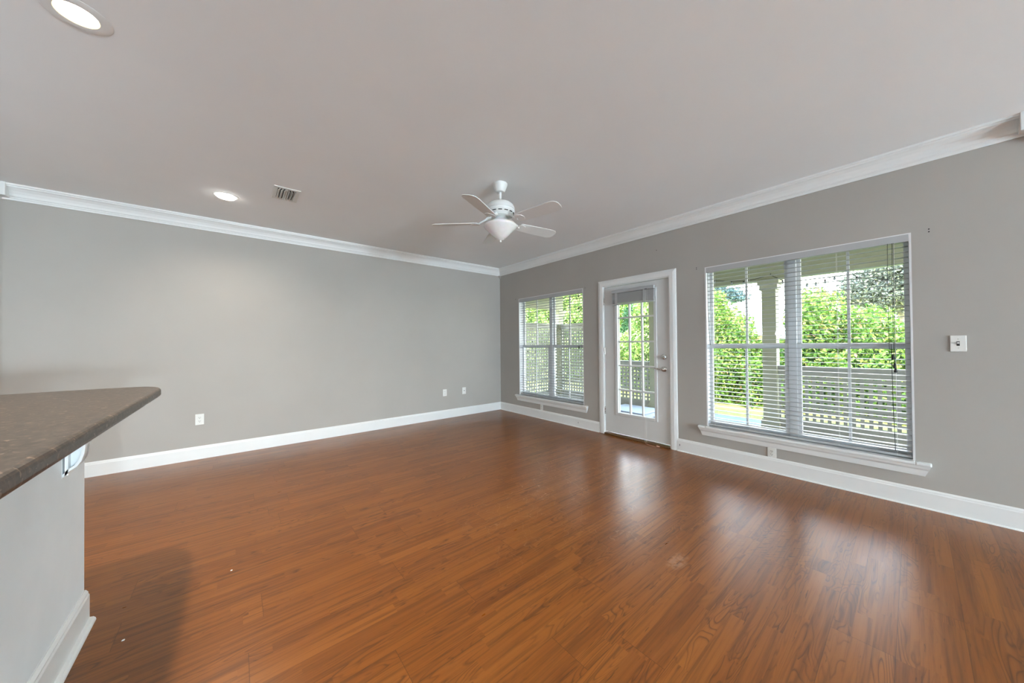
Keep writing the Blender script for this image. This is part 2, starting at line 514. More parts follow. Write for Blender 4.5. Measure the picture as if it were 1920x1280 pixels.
# baseboards
def base_prof(t=0.015, h=0.145):
    return [(0, 0), (t, 0), (t, h - 0.026), (t - 0.004, h - 0.018), (t - 0.004, h - 0.012), (t - 0.009, h - 0.004), (t - 0.012, h), (0, h)]
def shoe_prof(t=0.015, s=0.014):
    return [(t, 0), (t + s, 0), (t + s * 0.92, s * 0.45), (t + s * 0.6, s * 0.85), (t, s)]
bp, sp = base_prof(), shoe_prof()
b = struct(MB().prism([(-5.67, -d, z) for d, z in bp], [(0, -d, z) for d, z in bp]).build('baseboard_left', M['trim']))
for nm, y0, y1 in (('baseboard_right', -2.31, 0.0), ('baseboard_window', -5.75, -3.402)):
    b = struct(MB().prism([(-d, y0, z) for d, z in bp], [(-d, y1, z) for d, z in bp]).build(nm, M['trim']))
    MB().prism([(-d, y0, z) for d, z in shoe_prof(0.0148, 0.010)], [(-d, y1, z) for d, z in shoe_prof(0.0148, 0.010)]).build('shoe_molding', M['trim'], b)
    yy = -3.43 if nm.endswith('window') else -1.93
    MB().box(-0.0158, -0.0148, yy - 0.003, yy + 0.003, 0.062, 0.084).build('nail_hole', M['dark'], b)

# ------------------------------------------------------------------ windows
def make_window(name, op):
    y0, y1, z0, z1 = op
    root = thing(name, (0, (y0 + y1) / 2, z0), None, None, kind='structure')
    yc = (y0 + y1) / 2
    # liner around the opening and outer frame
    mb = MB()
    t = 0.012
    mb.box(0.0, 0.15, y0, y0 + t, z0, z1).box(0.0, 0.15, y1 - t, y1, z0, z1).box(0.0, 0.15, y0 + t, y1 - t, z1 - t, z1)
    mb.box(0.075, 0.155, y0 + t, y1 - t, z0, z0 + 0.02)
    mb.build('frame', M['vinyl'], root)
    MB().box(0.072, 0.145, yc - 0.032, yc + 0.032, z0 + 0.02, z1 - t).build('mullion', M['vinyl'], root, bevel=0.003)
    zm = 1.232
    for a, b in ((y0 + t, yc - 0.032), (yc + 0.032, y1 - t)):
        for lo in (True, False):
            x0, x1 = (0.078, 0.106) if lo else (0.108, 0.136)
            s0, s1 = (z0 + 0.02, zm + 0.022) if lo else (zm - 0.030, z1 - t)
            w_, rb, rtp = 0.030, (0.045 if lo else 0.036), (0.036 if lo else 0.036)
            s = MB().box(x0, x1, a, a + w_, s0, s1).box(x0, x1, b - w_, b, s0, s1)
            s.box(x0, x1, a + w_, b - w_, s0, s0 + rb).box(x0, x1, a + w_, b - w_, s1 - rtp, s1)
            so = s.build('sash', M['vinyl'], root, bevel=0.002)
            xm = (x0 + x1) / 2
            m = (a + b) / 2
            MB().box(xm - 0.003, xm + 0.003, a + w_ - 0.004, b - w_ + 0.004, s0 + rb - 0.004, s1 - rtp + 0.004).build('pane', M['glass'], so)
            MB().box(xm - 0.008, xm + 0.008, m - 0.0095, m + 0.0095, s0 + rb, s1 - rtp).build('muntin', M['vinyl'], so)
    # stool with horns and tapered apron
    st = MB().box(-0.048, 0.076, y0, y1, z0 - 0.022, z0 + 0.002)
    st.box(-0.048, 0.0, y0 - 0.078, y0, z0 - 0.022, z0 + 0.002).box(-0.048, 0.0, y1, y1 + 0.078, z0 - 0.022, z0 + 0.002)
    st.build('window_sill', M['trim'], root, bevel=0.006)
    prof = [(0.0, z0 - 0.105), (0.010, z0 - 0.105), (0.014, z0 - 0.085), (0.018, z0 - 0.06), (0.030, z0 - 0.045), (0.036, z0 - 0.022), (0.0, z0 - 0.022)]
    def off(z): return 0.045 + 0.03 * (z - (z0 - 0.105)) / 0.083
    MB().prism([(-d, y0 - off(z), z) for d, z in prof], [(-d, y1 + off(z), z) for d, z in prof]).build('apron', M['trim'], root)
    return root
make_window('window_1', W1)
make_window('window_2', W2)

# ------------------------------------------------------------------ blinds
def make_blind(op, label, ladders, wand_y, tassels, cordys):
    y0, y1, z0, z1 = op
    a, b = y0 + 0.016, y1 - 0.016
    root = thing('window_blind', (0.035, (y0 + y1) / 2, z1 - 0.014), label, 'blind', 'horizontal blinds in the windows')
    MB().box(0.004, 0.064, a, b, z1 - 0.062, z1 - 0.013).build('headrail', M['blind'], root, bevel=0.003)
    MB().box(-0.002, 0.004, a - 0.003, b + 0.003, z1 - 0.064, z1 - 0.008).build('valance', M['blind'], root, bevel=0.0015)
    mb = MB()
    zt, zb = z1 - 0.095, z0 + 0.058
    ns = 39
    for i in range(ns):
        z = zt + (zb - zt) * i / (ns - 1)
        s = random.uniform(-0.0006, 0.0006)
        xa, xm, xb = 0.010, 0.035, 0.060
        mb.prism([(xa, a, z - 0.0022 + s), (xm, a, z - 0.0002 + s), (xb, a, z - 0.0022 - s), (xb, a, z + 0.0004 - s), (xm, a, z + 0.0024), (xa, a, z + 0.0004 + s)],
                 [(xa, b, z - 0.0022 + s), (xm, b, z - 0.0002 + s), (xb, b, z - 0.0022 - s), (xb, b, z + 0.0004 - s), (xm, b, z + 0.0024), (xa, b, z + 0.0004 + s)])
    mb.build('slats', M['blind'], root)
    MB().box(0.010, 0.060, a, b, z0 + 0.012, z0 + 0.030).build('bottom_rail', M['blind'], root, bevel=0.003)
    for y in ladders:
        m2 = MB()
        for x in (0.009, 0.061):
            m2.tube([(x, y, z1 - 0.06), (x, y, z0 + 0.02)], 0.0011, 5)
        m2.build('ladder_cord', M['cord'], root)
    for y, zend in cordys:
        MB().tube([(-0.004, y, z1 - 0.06), (-0.006, y + 0.002, (z1 + zend) / 2), (-0.006, y, zend)], 0.0014, 6).build('lift_cord', M['darkcord'], root)
    for y, z in tassels:
        MB().lathe((-0.006, y, z), [(0.0025, 0.03), (0.006, 0.022), (0.0075, 0.008), (0.010, -0.006), (0.0105, -0.012), (0.004, -0.014)], 12).build('tassel', M['dark'], root, smooth=True)
    return root
bl2 = make_blind(W2, 'wide white horizontal blind lowered over the large right window', [-3.80, -4.12, -4.77, -5.10], -3.74,
                 [(-5.087, 1.13), (-5.095, 1.062), (-5.099, 1.03)], [(-5.068, 1.16), (-5.091, 1.09), (-5.098, 1.06)])
MB().tube([(-0.004, -3.752, 2.04), (-0.012, -3.752, 1.75), (-0.012, -3.760, 1.45), (-0.006, -3.766, 1.24)], 0.0025, 6).build('tilt_cord', M['darkcord'], bl2)
MB().tube([(-0.004, -5.078, 1.24), (-0.004, -5.082, 0.80), (-0.003, -5.090, 0.40)], 0.0018, 6).build('hanging_cord', M['darkcord'], bl2)
bl1 = make_blind(W1, 'white horizontal blind on the smaller window between corner and glass door', [-0.66, -1.02, -1.60, -1.95], -0.6,
                 [(-1.955, 1.985), (-1.955, 1.80), (-1.955, 1.205)], [(-1.950, 2.0), (-1.972, 1.82), (-1.955, 1.22)])

# ------------------------------------------------------------------ door
dj = MB()
dj.box(-0.002, 0.15, -2.405, -2.385, 0, 2.075).box(-0.002, 0.15, -3.335, -3.315, 0, 2.075).box(-0.002, 0.15, -3.315, -2.405, 2.055, 2.075)
dj.build('trim_6', M['trim'])['kind'] = 'structure'
def casing_prof():
    return [(0.0, 0.0), (0.0, 0.012), (0.012, 0.018), (0.05, 0.019), (0.074, 0.014), (0.086, 0.009), (0.086, 0.0)]
mb = MB()
cpf = casing_prof()
# casing legs and head, mitred
def leg_ring(z_in, z_out, ysign, yin):
    return [(-t, yin + ysign * u, z_in + (z_out - z_in) * u / 0.086) for u, t in cpf]
mb.prism([(-t, -2.398 + u, 0.0) for u, t in cpf], [(-t, -2.398 + u, 2.062 + u) for u, t in cpf])
mb.prism([(-t, -3.322 - u, 0.0) for u, t in cpf], [(-t, -3.322 - u, 2.062 + u) for u, t in cpf])
mb.prism([(-t, -2.398 + u, 2.062 + u) for u, t in cpf], [(-t, -3.322 - u, 2.062 + u) for u, t in cpf])
struct(mb.build('trim_7', M['trim']))
struct(MB().box(-0.035, 0.17, -3.315, -2.405, 0.0, 0.026).build('trim_8', M['threshold'], bevel=0.006))

door = thing('door_1', (0.0, -2.86, 0.04), None, None, kind='structure')
dy0, dy1, dz0, dz1 = -3.311, -2.409, 0.042, 2.050
G = (-3.135, -2.605, 0.318, 1.935)
mb = MB(); panel_with_holes(mb, dy0, dy1, dz0, dz1, [G], 0.006, 0.050, 'Y'); mb.build('slab', M['door'], door)
L = (G[0] - 0.028, G[1] + 0.028, G[2] - 0.028, G[3] + 0.028)
mb = MB()
for xa, xb in ((-0.006, 0.020), (0.036, 0.058)):
    mb.box(xa, xb, L[0], G[0] + 0.008, L[2], L[3]).box(xa, xb, G[1] - 0.008, L[1], L[2], L[3])
    mb.box(xa, xb, G[0] + 0.008, G[1] - 0.008, L[2], G[2] + 0.008).box(xa, xb, G[0] + 0.008, G[1] - 0.008, G[3] - 0.008, L[3])
lf = mb.build('lite_frame', M['door'], door, bevel=0.004)
MB().box(0.025, 0.031, G[0], G[1], G[2], G[3]).build('pane', M['glass'], lf)
mb = MB()
for k in (1, 2):
    y = G[0] + (G[1] - G[0]) * k / 3
    mb.box(0.012, 0.044, y - 0.010, y + 0.010, G[2], G[3])
for k in (1, 2, 3, 4):
    z = G[2] + (G[3] - G[2]) * k / 5
    mb.box(0.0125, 0.0435, G[0], G[1], z - 0.010, z + 0.010)
mb.build('muntins', M['door'], lf)
for z in (1.86, 1.16, 0.33):
    MB().tube([(-0.004, dy1 + 0.004, z - 0.05), (-0.004, dy1 + 0.004, z + 0.05)], 0.006, 10).box(-0.001, 0.008, dy1 - 0.004, dy1 + 0.008, z - 0.05, z + 0.05).build('hinge', M['nickel'], door)
db = MB().lathe((0.006, -3.248, 1.096), [(0.033, 0.0), (0.033, -0.010), (0.028, -0.016), (0.014, -0.018), (0.012, -0.022)], 24, 'X').build('deadbolt', M['nickel'], door, smooth=True)
MB().box(-0.032, -0.014, -3.252, -3.244, 1.082, 1.110).build('thumb_turn', M['nickel'], db, bevel=0.002)
ro = MB().lathe((0.006, -3.248, 0.947), [(0.034, 0.0), (0.034, -0.008), (0.029, -0.014), (0.013, -0.018), (0.011, -0.050), (0.0, -0.052)], 24, 'X', cap=False).build('lever_rose', M['nickel'], door, smooth=True)
MB().tube([(-0.042, -3.25, 0.947), (-0.045, -3.225, 0.949), (-0.046, -3.18, 0.953), (-0.044, -3.135, 0.958)], [0.010, 0.009, 0.0075, 0.006], 10).build('lever_handle', M['nickel'], ro, smooth=True)

# raised mini blind on the door
rb = thing('window_blind', (-0.03, -2.87, 1.985), 'white mini blind raised into a stack at the top of the door glass', 'blind', 'horizontal blinds in the windows')
ya, yb_ = -3.155, -2.555
MB().box(-0.046, -0.008, ya, yb_, 1.945, 1.985).build('headrail', M['blind'], rb, bevel=0.003)
mb = MB()
for i in range(24):
    z = 1.938 - i * 0.0056
    mb.box(-0.042, -0.012, ya + 0.006 + random.uniform(-.003, .003), yb_ - 0.004 + random.uniform(-.003, .003), z - 0.0019, z + 0.0019)
mb.build('slats', M['blind'], rb)
MB().box(-0.043, -0.011, ya + 0.004, yb_ - 0.003, 1.784, 1.802).build('bottom_rail', M['blind'], rb, bevel=0.002)
for y in (-2.625, -3.03):
    MB().box(-0.0455, -0.0445, y - 0.019, y + 0.019, 1.795, 1.945).build('ladder_tape', M['blind'], rb)
MB().box(-0.050, -0.044, -3.065, -3.035, 1.945, 1.952).build('cord_lock', M['dark'], rb)
for dy in (0.0, -0.018):
    MB().tube([(-0.047, -3.05 + dy, 1.945), (-0.049, -3.045 + dy, 1.2), (-0.052, -3.03 + dy, 0.35), (-0.058, -3.025 + dy, 0.03)], 0.0013, 6).build('lift_cord', M['cord'], rb)
MB().tube([(-0.058, -3.025, 0.03), (-0.062, -3.04, 0.004), (-0.075, -3.08, 0.003), (-0.085, -3.13, 0.003), (-0.09, -3.17, 0.004), (-0.06, -3.185, 0.004)], 0.0015, 6).build('trailing_cord', M['copper'], rb)
MB().tube([(-0.058, -3.043, 0.03), (-0.057, -3.055, 0.004), (-0.056, -3.10, 0.003), (-0.07, -3.15, 0.003), (-0.085, -3.175, 0.004)], 0.0015, 6).build('trailing_cord', M['copper'], rb)
MB().lathe((-0.062, -3.195, 0.010), [(0.003, -0.02), (0.006, -0.01), (0.009, 0.012), (0.009, 0.018), (0.003, 0.020)], 12, 'Y').lathe((-0.045, -3.178, 0.008), [(0.003, -0.012), (0.007, 0.0), (0.003, 0.012)], 10, 'X').build('tassel', M['copper'], rb, smooth=True)

# ------------------------------------------------------------------ outlets and switch (built facing -Y, then turned for the other wall)
def duplex(label, x=0, y=0, z=0, rot=0.0, hgt=0.122, wid=0.074):
    root = thing('wall_outlet', (0, 0, 0), label, 'outlet', 'wall outlets')
    MB().box(-wid / 2, wid / 2, -0.006, 0.0, -hgt / 2, hgt / 2).build('cover_plate', M['plate'], root, bevel=0.003)
    k = hgt / 0.122
    for s in (1, -1):
        zc = 0.020 * s * k
        f = MB().prism([(0.0165 * math.cos(a), -0.0082, zc + 0.0145 * math.sin(a) * k) for a in [2 * math.pi * i / 20 for i in range(20)]],
                       [(0.0165 * math.cos(a), -0.005, zc + 0.0145 * math.sin(a) * k) for a in [2 * math.pi * i / 20 for i in range(20)]]).build('socket', M['plate'], root)
        MB().box(-0.0078, -0.0052, -0.0088, -0.008, zc - 0.002, zc + 0.0075).build('slot', M['dark'], f)
        MB().box(0.0052, 0.0078, -0.0088, -0.008, zc - 0.001, zc + 0.0065).build('slot', M['dark'], f)
        MB().lathe((0, -0.0082, zc - 0.0085), [(0.003, 0.0004), (0.003, -0.0006)], 10, 'Y').build('ground_hole', M['dark'], f)
    MB().lathe((0, -0.006, 0), [(0.003, 0.0), (0.003, -0.0015)], 10, 'Y').build('screw', M['plate'], root)
    root.location = (x, y, z); root.rotation_euler = (0, 0, rot)
    return root
o1 = duplex('white duplex outlet on the left wall nearest the bar counter', -4.325, 0.0, 0.447)
o2 = duplex('white duplex outlet left of the coax plate on the left wall', -1.225, 0.0, 0.442, hgt=0.118)
duplex('white outlet wedged between baseboard and sill under the large window', 0.0, -4.30, 0.192, -math.pi / 2, hgt=0.092, wid=0.070)
duplex('small white outlet below the sill of the smaller window', 0.0, -1.137, 0.193, -math.pi / 2, hgt=0.094, wid=0.062)
cx = thing('coax_plate', (-0.839, 0, 0.442), 'white cable plate with one dark jack on left wall near corner', 'wall plate')
MB().box(-0.876, -0.802, -0.006, 0, 0.382, 0.502).build('cover_plate', M['plate'], cx, bevel=0.003)
MB().lathe((-0.839, -0.006, 0.442), [(0.007, 0.001), (0.007, -0.008), (0.004, -0.010)], 12, 'Y').build('jack', M['dark'], cx)
for dz in (-0.04, 0.04):
    MB().lathe((-0.839, -0.006, 0.442 + dz), [(0.003, 0.0), (0.003, -0.0012)], 8, 'Y').build('screw', M['nickel'], cx)
sw_ = thing('light_switch', (0, -5.397, 1.242), 'white toggle light switch on the wall right of the large window', 'switch')
MB().box(-0.006, 0, -5.433, -5.361, 1.184, 1.300).build('cover_plate', M['plate'], sw_, bevel=0.003)
MB().box(-0.0068, -0.005, -5.404, -5.390, 1.226, 1.258).build('toggle_slot', M['dark'], sw_)
MB().rbox((-0.010, -5.397, 1.245), 0.010, 0.0052, 0.0045, Matrix.Rotation(math.radians(20), 3, 'Y')).build('toggle', M['plate'], sw_)
for dz in (-0.032, 0.032):
    MB().lathe((-0.006, -5.397, 1.242 + dz), [(0.003, 0.0), (0.003, -0.0012)], 8, 'X').build('screw', M['nickel'], sw_)

# ------------------------------------------------------------------ bar
BX = -4.55
BY = -2.735
wb = struct(MB().box(BX - 0.13, BX, -6.4, BY, 0, 1.028).build('wall_bar', M['barwall'], bevel=0.002))
bp2 = base_prof(0.016, 0.150)
bb = struct(MB().prism([(BX + d, -6.4, z) for d, z in bp2], [(BX + d, BY, z) for d, z in bp2]).build('baseboard_bar', M['trim']))
MB().prism([(BX + d, -6.4, z) for d, z in shoe_prof(0.0158, 0.020)], [(BX + d, BY, z) for d, z in shoe_prof(0.0158, 0.020)]).build('shoe_molding', M['trim'], bb)

out = [(-4.287, -6.4)]
cxr, cyr = (-4.387, -2.815)
out.append((-4.287, -2.93))
for k in range(1, 9):
    a = math.radians(90 * k / 9)
    out.append((-4.387 + 0.100 * math.cos(a), -2.905 + 0.200 * math.sin(a)))
out += [(-4.387, -2.705), (-4.50, -2.690), (-4.65, -2.690), (-4.95, -2.695), (-4.95, -6.4)]
ct = MB().prism([(x, y, 1.030) for x, y in out], [(x, y, 1.070) for x, y in out]).build('countertop', M['laminate'], bevel=0.013, seg=4)
tag(ct, 'dark brown speckled laminate bar top with rounded corner on white half wall', 'countertop')

cor = thing('corbel', (BX, -2.97, 0.75), 'white scrolled bracket under the overhang of the brown bar top', 'bracket')
curve = [(-4.545, 0.745), (-4.530, 0.768), (-4.512, 0.782), (-4.500, 0.802), (-4.493, 0.830), (-4.490, 0.860), (-4.489, 0.890), (-4.484, 0.920), (-4.472, 0.950), (-4.452, 0.978), (-4.42, 1.003), (-4.375, 1.029)]
ol = [(BX, 0.742)] + curve + [(BX, 1.029)]
MB().prism([(x, -2.972, z) for x, z in ol], [(x, -2.945, z) for x, z in ol]).build('web', M['barwall'], cor)
inner = []
for i, (x, z) in enumerate(curve):
    a = Vector(curve[max(i - 1, 0)]); b = Vector(curve[min(i + 1, len(curve) - 1)])
    d = (b - a).normalized()
    inner.append((x - d.y * 0.009, z + d.x * 0.009))
mb = MB()
for i in range(len(curve) - 1):
    q = [curve[i], curve[i + 1], inner[i + 1], inner[i]]
    mb.prism([(x, -3.0, z) for x, z in q], [(x, -2.933, z) for x, z in q])
mb.build('scroll_rim', M['trim'], cor)
MB().box(-4.543, -4.534, -3.0, -2.933, 0.752, 1.028).build('stile', M['trim'], cor)
MB().box(BX - 0.001, -4.549, -3.0, -2.933, 0.742, 1.028).build('back_plate', M['barwall'], cor)

# ------------------------------------------------------------------ ceiling fan
FX, FY = -2.137, -2.781
fan = thing('ceiling_fan', (FX, FY, CH), 'white five-blade ceiling fan with a frosted bowl light', 'ceiling fan')
c0 = (FX, FY, 0)
MB().lathe(c0, [(0.067, CH), (0.067, CH - 0.010), (0.063, CH - 0.022), (0.054, CH - 0.048), (0.045, CH - 0.068), (0.038, CH - 0.076), (0.018, CH - 0.079)], 36).build('canopy', M['fan'], fan, smooth=True)
MB().lathe(c0, [(0.0125, CH - 0.07), (0.0125, 2.545)], 16).build('downrod', M['fan'], fan, smooth=True)
mh = MB().lathe(c0, [(0.020, 2.572), (0.060, 2.570), (0.098, 2.558), (0.122, 2.537), (0.133, 2.510), (0.134, 2.496), (0.129, 2.493), (0.129, 2.487), (0.134, 2.484), (0.131, 2.470), (0.114, 2.452), (0.104, 2.444), (0.100, 2.434), (0.070, 2.430)], 48).build('motor_housing', M['fan'], fan, smooth=True)
for k in range(14):
    Mx = Matrix.Rotation(2 * math.pi * k / 14, 3, 'Z')
    MB().rbox(Vector((FX, FY, 2.461)) + Mx @ Vector((0.1205, 0, 0)), 0.006, 0.017, 0.003, Mx).build('vent_slot', M['dark'], mh)
MB().lathe(c0, [(0.074, 2.440), (0.076, 2.430), (0.060, 2.426), (0.052, 2.420), (0.052, 2.412)], 36).build('light_fitter', M['fan'], fan, smooth=True)
MB().lathe(c0, [(0.050, 2.428), (0.054, 2.418), (0.066, 2.408), (0.090, 2.394), (0.118, 2.380), (0.140, 2.367), (0.150, 2.356), (0.151, 2.347), (0.144, 2.336), (0.125, 2.318), (0.103, 2.297), (0.083, 2.276), (0.062, 2.254), (0.045, 2.240), (0.030, 2.233)], 48).build('glass_bowl', M['frost'], fan, smooth=True)
MB().lathe(c0, [(0.034, 2.240), (0.036, 2.235), (0.028, 2.228), (0.014, 2.223), (0.006, 2.219), (0.008, 2.211), (0.006, 2.204), (0.002, 2.202)], 20).build('finial', M['fan'], fan, smooth=True)
MB().tube([(FX + 0.07, FY - 0.03, 2.435), (FX + 0.07, FY - 0.03, 2.405)], 0.0012, 5).build('pull_chain', M['nickel'], fan)

def blade_mesh(ang):
    Rz = Matrix.Rotation(ang, 3, 'Z')
    Rp = Matrix.Rotation(math.radians(-13), 3, 'X')
    ctr = Vector((FX, FY, 2.380))
    out = [(0.205, -0.052), (0.215, -0.058), (0.40, -0.066), (0.570, -0.070), (0.604, -0.062), (0.624, -0.045), (0.632, -0.02),
           (0.632, 0.02), (0.624, 0.045), (0.604, 0.062), (0.570, 0.070), (0.40, 0.066), (0.215, 0.058), (0.205, 0.052)]
    def P(x, y, z): return ctr + Rz @ (Rp @ Vector((x, y, z)))
    bl = MB().prism([P(x, y, -0.003) for x, y in out], [P(x, y, 0.003) for x, y in out]).build('blade', M['fan'], fan, bevel=0.0015)
    ir = MB()
    arm = [(0.085, 0.0, 0.058), (0.115, 0.0, 0.052), (0.145, 0.0, 0.028), (0.175, 0.0, 0.012), (0.205, 0.0, -0.008)]
    ir.tube([ctr + Rz @ Vector(a) for a in arm], [0.016, 0.012, 0.010, 0.011, 0.012], 8)
    pl = [(0.185, -0.020), (0.20, -0.045), (0.225, -0.050), (0.262, -0.030), (0.275, 0.0), (0.262, 0.030), (0.225, 0.050), (0.20, 0.045), (0.185, 0.020)]
    ir.prism([P(x, y, -0.009) for x, y in pl], [P(x, y, -0.0035) for x, y in pl])
    io = ir.build('blade_iron', M['fan'], bl, bevel=0.001)
for k in range(5):
    blade_mesh(math.radians(64.9 + 72 * k))

# ------------------------------------------------------------------ vent register
vt = thing('ceiling_vent', (-3.635, -1.330, CH), 'white louvered air register on the ceiling beside the small recessed light', 'vent')
vx0, vx1, vy0, vy1 = -3.740, -3.530, -1.490, -1.172
mb = MB()
fr = 0.034
zt = CH
for (a, b, c, d) in ((vx0, vx1, vy0, vy0 + fr), (vx0, vx1, vy1 - fr, vy1), (vx0, vx0 + fr, vy0 + fr, vy1 - fr), (vx1 - fr, vx1, vy0 + fr, vy1 - fr)):
    mb.box(a, b, c, d, zt - 0.007, zt)
mb.build('frame', M['plate'], vt, bevel=0.002)
MB().box(vx0 + fr, vx1 - fr, vy0 + fr, vy1 - fr, zt - 0.0025, zt - 0.0005).build('duct_shade_plate', M['dark'], vt)  # dark plate stands in for the shade inside the duct
mb = MB()
cxv = (vx0 + vx1) / 2
for k in range(3):
    for s in (-1, 1):
        x = cxv + s * (0.013 + 0.024 * k)
        mb.rbox((x, (vy0 + vy1) / 2, zt - 0.012), 0.012, (vy1 - vy0) / 2 - fr, 0.0009, Matrix.Rotation(math.radians(38 if s < 0 else 62) * s, 3, 'Y'))
mb.build('louvers', M['plate'], vt)
MB().box(cxv - 0.002, cxv + 0.002, vy0 + fr, vy1 - fr, zt - 0.020, zt - 0.003).build('divider', M['plate'], vt)

# ------------------------------------------------------------------ recessed lights
def can(i, label, spot_w):
    cx_, cy_, ri, ro = CANS[i]
    root = thing('recessed_light', (cx_, cy_, CH), label, 'recessed light', 'recessed ceiling lights')
    c = (cx_, cy_, 0)
    MB().lathe(c, [(ro, CH - 0.0005), (ro, CH - 0.0015), (ro - 0.004, CH - 0.0035), (ri + 0.004, CH - 0.0045), (ri, CH - 0.0035), (ri, CH - 0.0005)], 48, cap=False).build('trim_ring', M['trim'], root, smooth=True)
    if i != 1:
        dep = 0.026
        MB().lathe(c, [(ri, CH - 0.004), (ri * 0.95, CH + dep), (ri * 0.95, CH + dep + 0.012)], 48, cap=False).build('baffle', M['baffle'], root, smooth=True)
        MB().lathe(c, [(ri * 0.95, CH + dep - 0.002), (ri * 0.95, CH + dep + 0.004)], 48).build('lens', M['lens'], root)
    else:
        MB().lathe(c, [(ri + 0.002, CH - 0.002), (ri + 0.002, CH - 0.008), (ri * 0.93, CH - 0.016), (ri * 0.7, CH - 0.022), (ri * 0.3, CH - 0.025), (0.004, CH - 0.0255)], 48).build('lens', M['lens2'], root, smooth=True)
    ld = bpy.data.lights.new('lamp', 'SPOT')
    ld.energy = spot_w
    ld.color = (1.0, 0.90, 0.76)
    ld.spot_size = math.radians(155)
    ld.spot_blend = 0.8
    ld.shadow_soft_size = 0.045
    lo = bpy.data.objects.new('lamp', ld)
    COL.objects.link(lo); lo.parent = root
    lo.location = (0, 0, -0.04)
    return root
can(0, 'glowing recessed ceiling light nearest the camera above the bar', CAN_WATTS * 1.5)
can(1, 'small glowing recessed ceiling light left of the louvered vent', CAN_WATTS * 1.4)
can(2, 'recessed ceiling light over the bar just outside the top of view', CAN_WATTS * 6.0)

# kitchen pendant added out of view to brighten the left ceiling
def pendant(x, y, z, r, label, mat='globe'):
    root = thing('fill_pendant_lamp', (x, y, CH), label, 'fill lamp', 'added fill pendants out of view')
    MB().lathe((x, y, 0), [(0.06, CH), (0.06, CH - 0.02), (0.02, CH - 0.035)], 24).build('canopy', M['nickel'], root)
    MB().tube([(x, y, CH - 0.03), (x, y, z + r * 0.97)], 0.004, 8).build('stem', M['nickel'], root)
    MB().ellipsoid((x, y, z), r, r, r, 3).build('globe', M[mat], root, smooth=True)
pendant(-6.8, -3.0, 1.50, 0.15, 'unseen added fill pendant hanging over the kitchen side of the bar', 'globe2')
def fill_globe_lamp(x, y, z, r, label):  # rear lamps added behind the camera to brighten walls and ceiling
    root = thing('fill_floor_lamp', (x, y, 0), label, 'floor lamp', 'added fill lamps in the unseen rear space')
    MB().lathe((x, y, 0), [(0.16, 0.0), (0.16, 0.015), (0.03, 0.03)], 28).build('base', M['nickel'], root)
    MB().tube([(x, y, 0.025), (x, y, z - r * 0.97)], 0.012, 10).build('pole', M['nickel'], root)
    MB().ellipsoid((x, y, z), r, r, r, 3).build('globe', M['globe'], root, smooth=True)
fill_globe_lamp(-1.5, -12.6, 1.05, 0.20, 'unseen added fill lamp nearest the window wall behind the camera')
fill_globe_lamp(-3.2, -13.0, 1.05, 0.20, 'unseen added fill lamp farther from the window wall behind the camera')

# small debris on the floor
def hitfloor(u, v):
    d = fw + r2 * ((u - 960) / 624.978) - u2 * ((v - 640) / 624.978)
    t = -CAM.z / d.z
    return CAM + d * t
for u, v, lab in ((231, 1200, 'tiny white paint chip on the floor in the shadow beside the bar'), (434, 1069, 'tiny white paint chip on the sunny floor right of the bar shadow')):
    p = hitfloor(u, v)
    tag(MB().prism([(p.x - .005, p.y - .003, 0), (p.x + .004, p.y - .004, 0), (p.x + .005, p.y + .003, 0), (p.x - .003, p.y + .005, 0)],
                   [(p.x - .004, p.y - .002, .003), (p.x + .003, p.y - .003, .002), (p.x + .004, p.y + .002, .003), (p.x - .002, p.y + .004, .002)]).build('paint_chip', M['trim']), lab, 'chip')

# ================================================================== outside
PZ = -0.04
struct(MB().box(0.16, 2.72, -9.5, 0.60, PZ - 0.2, PZ).build('porch_floor', M['concrete']))
struct(MB().box(2.72, 60, -40, 60, PZ - 0.24, PZ - 0.03).box(-10, 2.72, 0.62, 60, PZ - 0.24, PZ - 0.03).build('ground_lawn', M['grass']))
struct(MB().box(0.15, 2.45, -9.5, 0.50, 2.48, 2.52).build('porch_ceiling', M['porch']))
struct(MB().box(0.15, 2.32, -9.6, 0.55, 2.54, 2.62).build('porch_roof', M['roofing']))
struct(MB().box(0.0, 0.15, 0.16, 0.55, PZ, 3.0).build('wall_outside', M['porch']))
struct(MB().box(1.98, 2.18, -9.5, -0.62, 2.18, 2.48).build('porch_beam', M['porch']))
struct(MB().box(0.15, 2.14, 0.26, 0.40, 2.08, 2.48).build('porch_beam_side', M['porch']))

def column(y, label, w_=0.085, ztop=2.18):
    root = thing('porch_column', (2.07, y, PZ), label, 'column', 'square porch columns')
    MB().box(2.07 - w_, 2.07 + w_, y - w_, y + w_, PZ, ztop).build('shaft', M['porch'], root, bevel=0.006)
    b = w_ + 0.022
    MB().box(2.07 - b, 2.07 + b, y - b, y + b, PZ, PZ + 0.16).box(2.07 - b + .01, 2.07 + b - .01, y - b + .01, y + b - .01, PZ + .16, PZ + .18).build('base', M['porch'], root)
    MB().box(2.07 - b, 2.07 + b, y - b, y + b, ztop - 0.15, ztop - 0.07).box(2.07 - b - .02, 2.07 + b + .02, y - b - .02, y + b + .02, ztop - 0.07, ztop - 0.002).build('capital', M['porch'], root)
column(-3.845, 'square olive porch column seen through the left half of the large window')
column(-2.09, 'square olive porch column at the right edge of the door glass')
column(0.34, 'square olive corner post behind the smaller window', 0.08, 2.08)
column(-6.6, 'square olive porch column at the far right end of the lattice railing')

